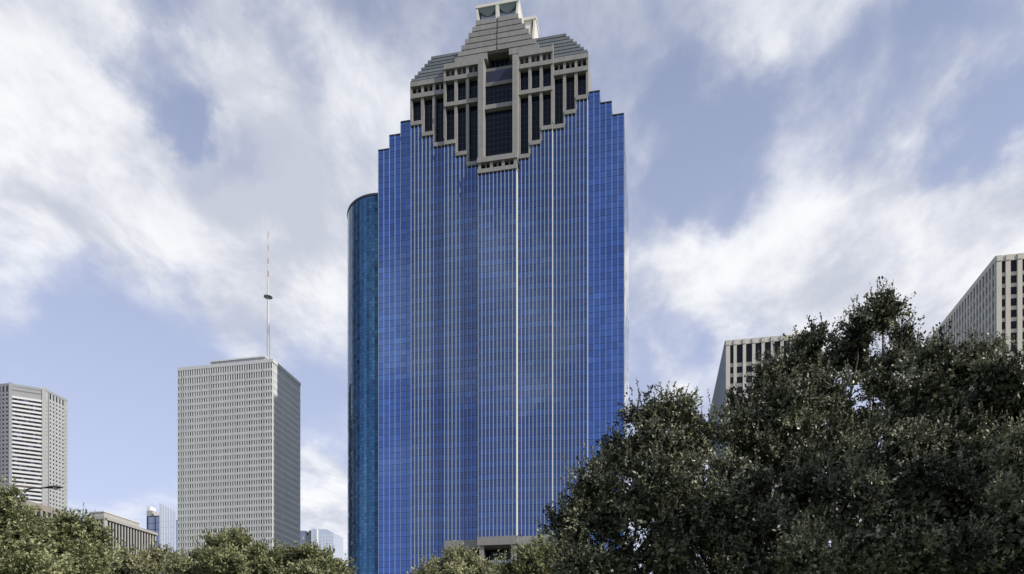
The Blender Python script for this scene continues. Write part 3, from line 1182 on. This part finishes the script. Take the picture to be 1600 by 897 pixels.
def oak(label, base_px, Y, lobes, mat, leaf=.095, per=95, dens=10.0, crad=.30, sprout=.35, fork=.33, fill=1.0, r0=.28, group=None, sprout_len=.55, shade_tone=.09, lit_tone=.62, dy=0, sptone=.62):
    base = at(base_px, 1075, Y)
    bx, by = base.x, Y
    T = thing('live_oak', label, 'tree', (bx, by, 0), 0, group)
    Ls = []
    for px, py, rp, yy in lobes:
        c = at(px, py, yy)
        jy = float(nr.normal()) * .45
        c = at(px, py + dy, yy + jy)
        Ls.append((c.x - bx, c.y - by, c.z, .92 * rp / F * yy))
    # lower and hidden-side lobes so that the crown is whole
    zmin = min(l[2] for l in Ls)
    cx = np.mean([l[0] for l in Ls]); cyy = np.mean([l[1] for l in Ls])
    spread = max(abs(l[0] - cx) for l in Ls)
    zt = max(l[2] for l in Ls)
    extra = []
    for k in range(14):
        a = k * 2.4
        q = spread * (.35 + .55 * nr.random())
        extra.append((cx + q * math.cos(a), cyy + 1.2 + .8 * q * abs(math.sin(a)), max(3.0, zmin - .3 - 1.6 * nr.random()), .9 + .5 * nr.random()))
    allL = [(l, True) for l in Ls] + [(l, False) for l in extra]
    wood = MB()
    fz = max(1.8, zmin * fork)
    fk = Vector((cx * .12, 0, fz))
    wood.tube([(0, 0, -.1), (0, 0, .35), fk * .6, fk], [r0 * 1.5, r0 * 1.05, r0 * .9, r0 * .82], 10)
    # main limbs
    nl = 6
    cents = []
    arr = np.array([l for l, _ in allL])
    ang = np.arctan2(arr[:, 1] - cyy, arr[:, 0] - cx)
    order = np.argsort(arr[:, 0] + .3 * arr[:, 1])
    groups = np.array_split(order, nl)
    PP, DD, NN, LL, WW, TT = [], [], [], [], [], []
    for g in groups:
        m = arr[g].mean(axis=0)
        mid = Vector((m[0] * .75, m[1] * .75, fz + (m[2] - fz) * .55))
        ctrl = Vector((mid.x * .45, mid.y * .45, fz + (mid.z - fz) * .35)) + Vector(nr.normal(size=3) * .12)
        wood.tube([fk, ctrl, mid], [r0 * .6, r0 * .48, r0 * .36], 8)
        for gi in g:
            l, front = allL[gi]
            c = Vector(l[:3])
            r = l[3]
            ln_ = (c - mid).length
            k0 = mid.lerp(c, .3) + Vector(nr.normal(size=3)) * .07 * ln_
            k1 = mid.lerp(c, .62) + Vector(nr.normal(size=3)) * .08 * ln_
            k2 = mid.lerp(c, .85) + Vector(nr.normal(size=3)) * .04 * ln_
            wood.tube([mid, k0, k1, k2, c], [r0 * .26, r0 * .19, r0 * .14, r0 * .1, r0 * .06], 6)
            # each limb end carries a handful of rounded sub-crowns with gaps between them
            nsub = (5 + int(3 * nr.random())) if front else 3
            sd = unit(nsub)
            sd[:, 1] = np.where(sd[:, 1] > .3, sd[:, 1] - .5, sd[:, 1])
            cps, dvs, sts = [], [], []
            for e in range(nsub):
                sr = r * (.26 + .28 * nr.random())
                scn = np.array(l[:3]) + sd[e] * (r * (.95 + .2 * nr.random()) - sr) * np.array([1, 1, .95])
                m_ = int((dens if front else dens * .5) * (sr / crad) ** 2 * .60) + 3
                u_ = unit(m_)
                u_[:, 2] = np.where(u_[:, 2] < -.35, -u_[:, 2], u_[:, 2])
                cps.append(scn + u_ * (sr * (1 - .3 * nr.random(m_)))[:, None])
                dvs.append(u_)
                sts.append(np.full(m_, lit_tone if nr.random() < .32 else shade_tone + nr.normal() * .05))  # pale clumps painted as sunlit, the dark ones as shaded
            cp = np.concatenate(cps)
            dv = np.concatenate(dvs)
            st_ = np.concatenate(sts)
            nclu = len(cp)
            for q in range(nclu):
                if q % 2 == 0:
                    e = Vector(cp[q])
                    wood.tube([c, c.lerp(e, .55) + Vector(nr.normal(size=3)) * .06 * r, e], [r0 * .07, r0 * .045, r0 * .02], 4, caps=False)
                cr = crad * (.6 + .8 * nr.random())
                # a spray of twigs with leaves along them
                ntw = 5 if front else 3
                n1 = max(4, int(per / 5))
                ax = dv[q] * .9 + np.array([0, 0, .35]) + nr.normal(size=(ntw, 3)) * .75
                ax /= np.linalg.norm(ax, axis=1, keepdims=True)
                tl = cr * (.7 + 1.1 * nr.random(ntw))
                t_ = nr.random((ntw, n1)) ** .8
                p = (cp[q] + ax[:, None, :] * (t_ * tl[:, None])[:, :, None] + nr.normal(size=(ntw, n1, 3)) * leaf * .22).reshape(-1, 3)
                n = len(p)
                d = np.repeat(ax, n1, axis=0) * .7 + nr.normal(size=(n, 3)) * .55
                nrm = np.array([0, 0, .7]) + dv[q] * .45 + nr.normal(size=(n, 3)) * .65
                ctone = nr.normal(st_[q], .10)
                PP.append(p); DD.append(d); NN.append(nrm)
                ln = leaf * (.6 + .7 * nr.random(n))
                LL.append(ln); WW.append(ln * (.42 + .2 * nr.random(n)))
                TT.append(ctone + nr.normal(size=n) * .22)
                # upright leafy shoots from the outer clumps
                if front and dv[q][2] > .05 and nr.random() < sprout:
                    ns = 1 + int(3 * nr.random())
                    for _ in range(ns):
                        h = sprout_len * (.4 + nr.random())
                        dirv = np.array([nr.normal() * .22, nr.normal() * .22, 1.0]) + dv[q] * .25
                        dirv /= np.linalg.norm(dirv)
                        st = cp[q] + nr.normal(size=3) * cr * .4
                        wood.tube([st, st + dirv * h], [leaf * .07, leaf * .03], 3, caps=False)
                        m_ = int(h / (leaf * .36)) + 3
                        tt = nr.random(m_)
                        pp = st + dirv * (tt * h)[:, None]
                        az = nr.random(m_) * math.tau
                        dd = np.stack([np.cos(az), np.sin(az), .9 + .4 * nr.random(m_)], 1)
                        PP.append(pp); DD.append(dd); NN.append(np.stack([-np.cos(az) * .6, -np.sin(az) * .6, np.ones(m_)], 1))
                        ln = leaf * (.6 + .5 * nr.random(m_))
                        LL.append(ln); WW.append(ln * .45)
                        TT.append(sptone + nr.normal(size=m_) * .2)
            # inner foliage keeps the lobe from being see-through
            n = int(fill * 620 * (r / crad / 3) ** 2)
            p = np.array(l[:3]) + unit(n) * (r * .58 * nr.random(n) ** .5)[:, None]
            PP.append(p); DD.append(unit(n)); NN.append(unit(n))
            ln = leaf * (1.5 + .9 * nr.random(n))
            LL.append(ln); WW.append(ln * .6)
            TT.append(.38 + nr.normal(size=n) * .2)
    wood.build('trunk', 'bark', T, smooth=True)
    leaf_mesh('crown', np.concatenate(PP), np.concatenate(DD), np.concatenate(NN), np.concatenate(LL), np.concatenate(WW), np.concatenate(TT), mat, T)
    return sum(len(x) for x in PP)


NL = 0
G1 = 'live oaks standing near on the right'
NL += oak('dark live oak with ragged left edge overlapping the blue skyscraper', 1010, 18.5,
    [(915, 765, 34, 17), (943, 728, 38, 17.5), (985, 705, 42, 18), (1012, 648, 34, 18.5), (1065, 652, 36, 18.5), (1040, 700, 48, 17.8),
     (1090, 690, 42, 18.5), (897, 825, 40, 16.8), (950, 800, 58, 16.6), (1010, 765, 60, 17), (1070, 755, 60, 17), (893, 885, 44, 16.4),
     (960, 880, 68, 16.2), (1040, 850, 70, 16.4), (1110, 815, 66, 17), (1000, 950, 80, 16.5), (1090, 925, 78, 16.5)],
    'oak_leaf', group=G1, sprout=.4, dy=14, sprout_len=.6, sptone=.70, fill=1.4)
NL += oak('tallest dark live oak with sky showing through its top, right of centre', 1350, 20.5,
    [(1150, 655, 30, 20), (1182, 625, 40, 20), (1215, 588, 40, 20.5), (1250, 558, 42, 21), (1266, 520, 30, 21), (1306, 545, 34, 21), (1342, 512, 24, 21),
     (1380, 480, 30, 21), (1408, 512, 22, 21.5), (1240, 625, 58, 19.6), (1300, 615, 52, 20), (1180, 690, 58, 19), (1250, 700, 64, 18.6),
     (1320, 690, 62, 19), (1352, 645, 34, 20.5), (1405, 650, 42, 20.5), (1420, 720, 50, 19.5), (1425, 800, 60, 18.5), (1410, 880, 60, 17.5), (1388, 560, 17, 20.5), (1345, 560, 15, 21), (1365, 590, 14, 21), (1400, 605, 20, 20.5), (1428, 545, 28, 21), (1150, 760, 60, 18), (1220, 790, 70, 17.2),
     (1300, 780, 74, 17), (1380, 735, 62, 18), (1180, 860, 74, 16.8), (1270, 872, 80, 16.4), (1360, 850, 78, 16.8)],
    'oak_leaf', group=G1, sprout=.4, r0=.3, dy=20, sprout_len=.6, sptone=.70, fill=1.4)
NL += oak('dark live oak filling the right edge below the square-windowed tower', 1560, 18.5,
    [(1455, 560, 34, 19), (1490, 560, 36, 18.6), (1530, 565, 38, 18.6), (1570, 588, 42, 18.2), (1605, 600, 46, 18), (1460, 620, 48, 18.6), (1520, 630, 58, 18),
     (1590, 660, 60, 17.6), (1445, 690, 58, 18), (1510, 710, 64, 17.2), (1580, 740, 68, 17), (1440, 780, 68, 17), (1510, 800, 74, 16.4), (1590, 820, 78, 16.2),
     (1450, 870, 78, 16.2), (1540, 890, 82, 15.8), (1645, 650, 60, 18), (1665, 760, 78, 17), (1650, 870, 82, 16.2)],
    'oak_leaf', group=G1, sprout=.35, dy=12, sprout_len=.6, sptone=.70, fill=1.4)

G2 = 'live oaks in the row on the left'
kw = dict(leaf=.15, crad=.42, per=70, sprout=.12, dens=8.0, sprout_len=.4, r0=.3, fill=.9, shade_tone=.40, lit_tone=.68, dy=7)
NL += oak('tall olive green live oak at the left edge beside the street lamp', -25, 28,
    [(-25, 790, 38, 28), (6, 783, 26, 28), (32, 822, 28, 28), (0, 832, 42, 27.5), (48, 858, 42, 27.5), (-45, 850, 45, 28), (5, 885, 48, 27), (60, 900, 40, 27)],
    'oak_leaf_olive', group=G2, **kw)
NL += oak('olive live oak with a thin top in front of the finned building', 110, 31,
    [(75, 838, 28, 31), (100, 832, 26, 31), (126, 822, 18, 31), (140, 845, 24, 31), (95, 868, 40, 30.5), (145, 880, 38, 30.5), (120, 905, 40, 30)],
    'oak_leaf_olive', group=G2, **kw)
kw2 = dict(leaf=.17, crad=.45, per=70, sprout=.12, dens=8.0, sprout_len=.45, r0=.3, fill=.9, shade_tone=.40, lit_tone=.68, dy=11)
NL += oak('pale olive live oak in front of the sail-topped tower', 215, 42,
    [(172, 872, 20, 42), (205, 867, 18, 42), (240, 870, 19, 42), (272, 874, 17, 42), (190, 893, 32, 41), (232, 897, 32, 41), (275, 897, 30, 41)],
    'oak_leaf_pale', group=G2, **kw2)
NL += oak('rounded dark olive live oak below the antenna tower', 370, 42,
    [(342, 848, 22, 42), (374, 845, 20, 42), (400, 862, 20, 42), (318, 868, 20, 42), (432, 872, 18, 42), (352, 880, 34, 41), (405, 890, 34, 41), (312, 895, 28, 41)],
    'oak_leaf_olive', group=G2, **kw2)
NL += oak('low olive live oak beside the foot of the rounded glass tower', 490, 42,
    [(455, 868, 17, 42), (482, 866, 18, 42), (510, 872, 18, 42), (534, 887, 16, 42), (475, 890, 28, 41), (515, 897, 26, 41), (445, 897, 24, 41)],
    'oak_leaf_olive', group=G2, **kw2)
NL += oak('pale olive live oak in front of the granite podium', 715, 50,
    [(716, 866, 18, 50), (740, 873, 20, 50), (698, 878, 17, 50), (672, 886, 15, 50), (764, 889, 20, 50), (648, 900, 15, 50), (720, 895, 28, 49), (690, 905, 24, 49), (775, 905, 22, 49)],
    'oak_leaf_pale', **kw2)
NL += oak('half-shaded live oak between the podium and the dark oaks', 850, 34,
    [(795, 892, 16, 34), (822, 875, 17, 34), (848, 862, 18, 34), (872, 866, 20, 34), (842, 890, 26, 33.5), (880, 892, 28, 33.5), (810, 908, 22, 33)],
    'oak_leaf_olive', leaf=.14, crad=.42, per=46, sprout=.35, dens=9, sprout_len=.5, r0=.26)
shade = [(14.0, 10.0, 13.2, 1.0), (15.6, 11.0, 14.2, 1.1), (14.6, 12.2, 10.6, 1.0), (16.2, 10.0, 12.0, 1.1), (13.6, 9.4, 10.2, 1.1), (15.2, 12.6, 13.6, .9),
         (14.6, 8.6, 11.8, 1.0), (16.6, 12.0, 9.6, 1.1), (15.0, 10.4, 9.0, 1.1)]  # lobes of an unseen oak, added to cast shade from the right
NL += oak('unseen live oak added outside the right edge to shade its neighbours', 800 + F * 15.2 / 10.8, 10.8,
    [(800 + F * x / y, YH - (z - CZ) * F / y, r * F / y, y) for x, y, z, r in shade],
    'oak_leaf', leaf=.2, crad=.6, per=40, sprout=0, r0=.35)
print('LEAVES', NL, 'OBJECTS', len(bpy.data.objects))
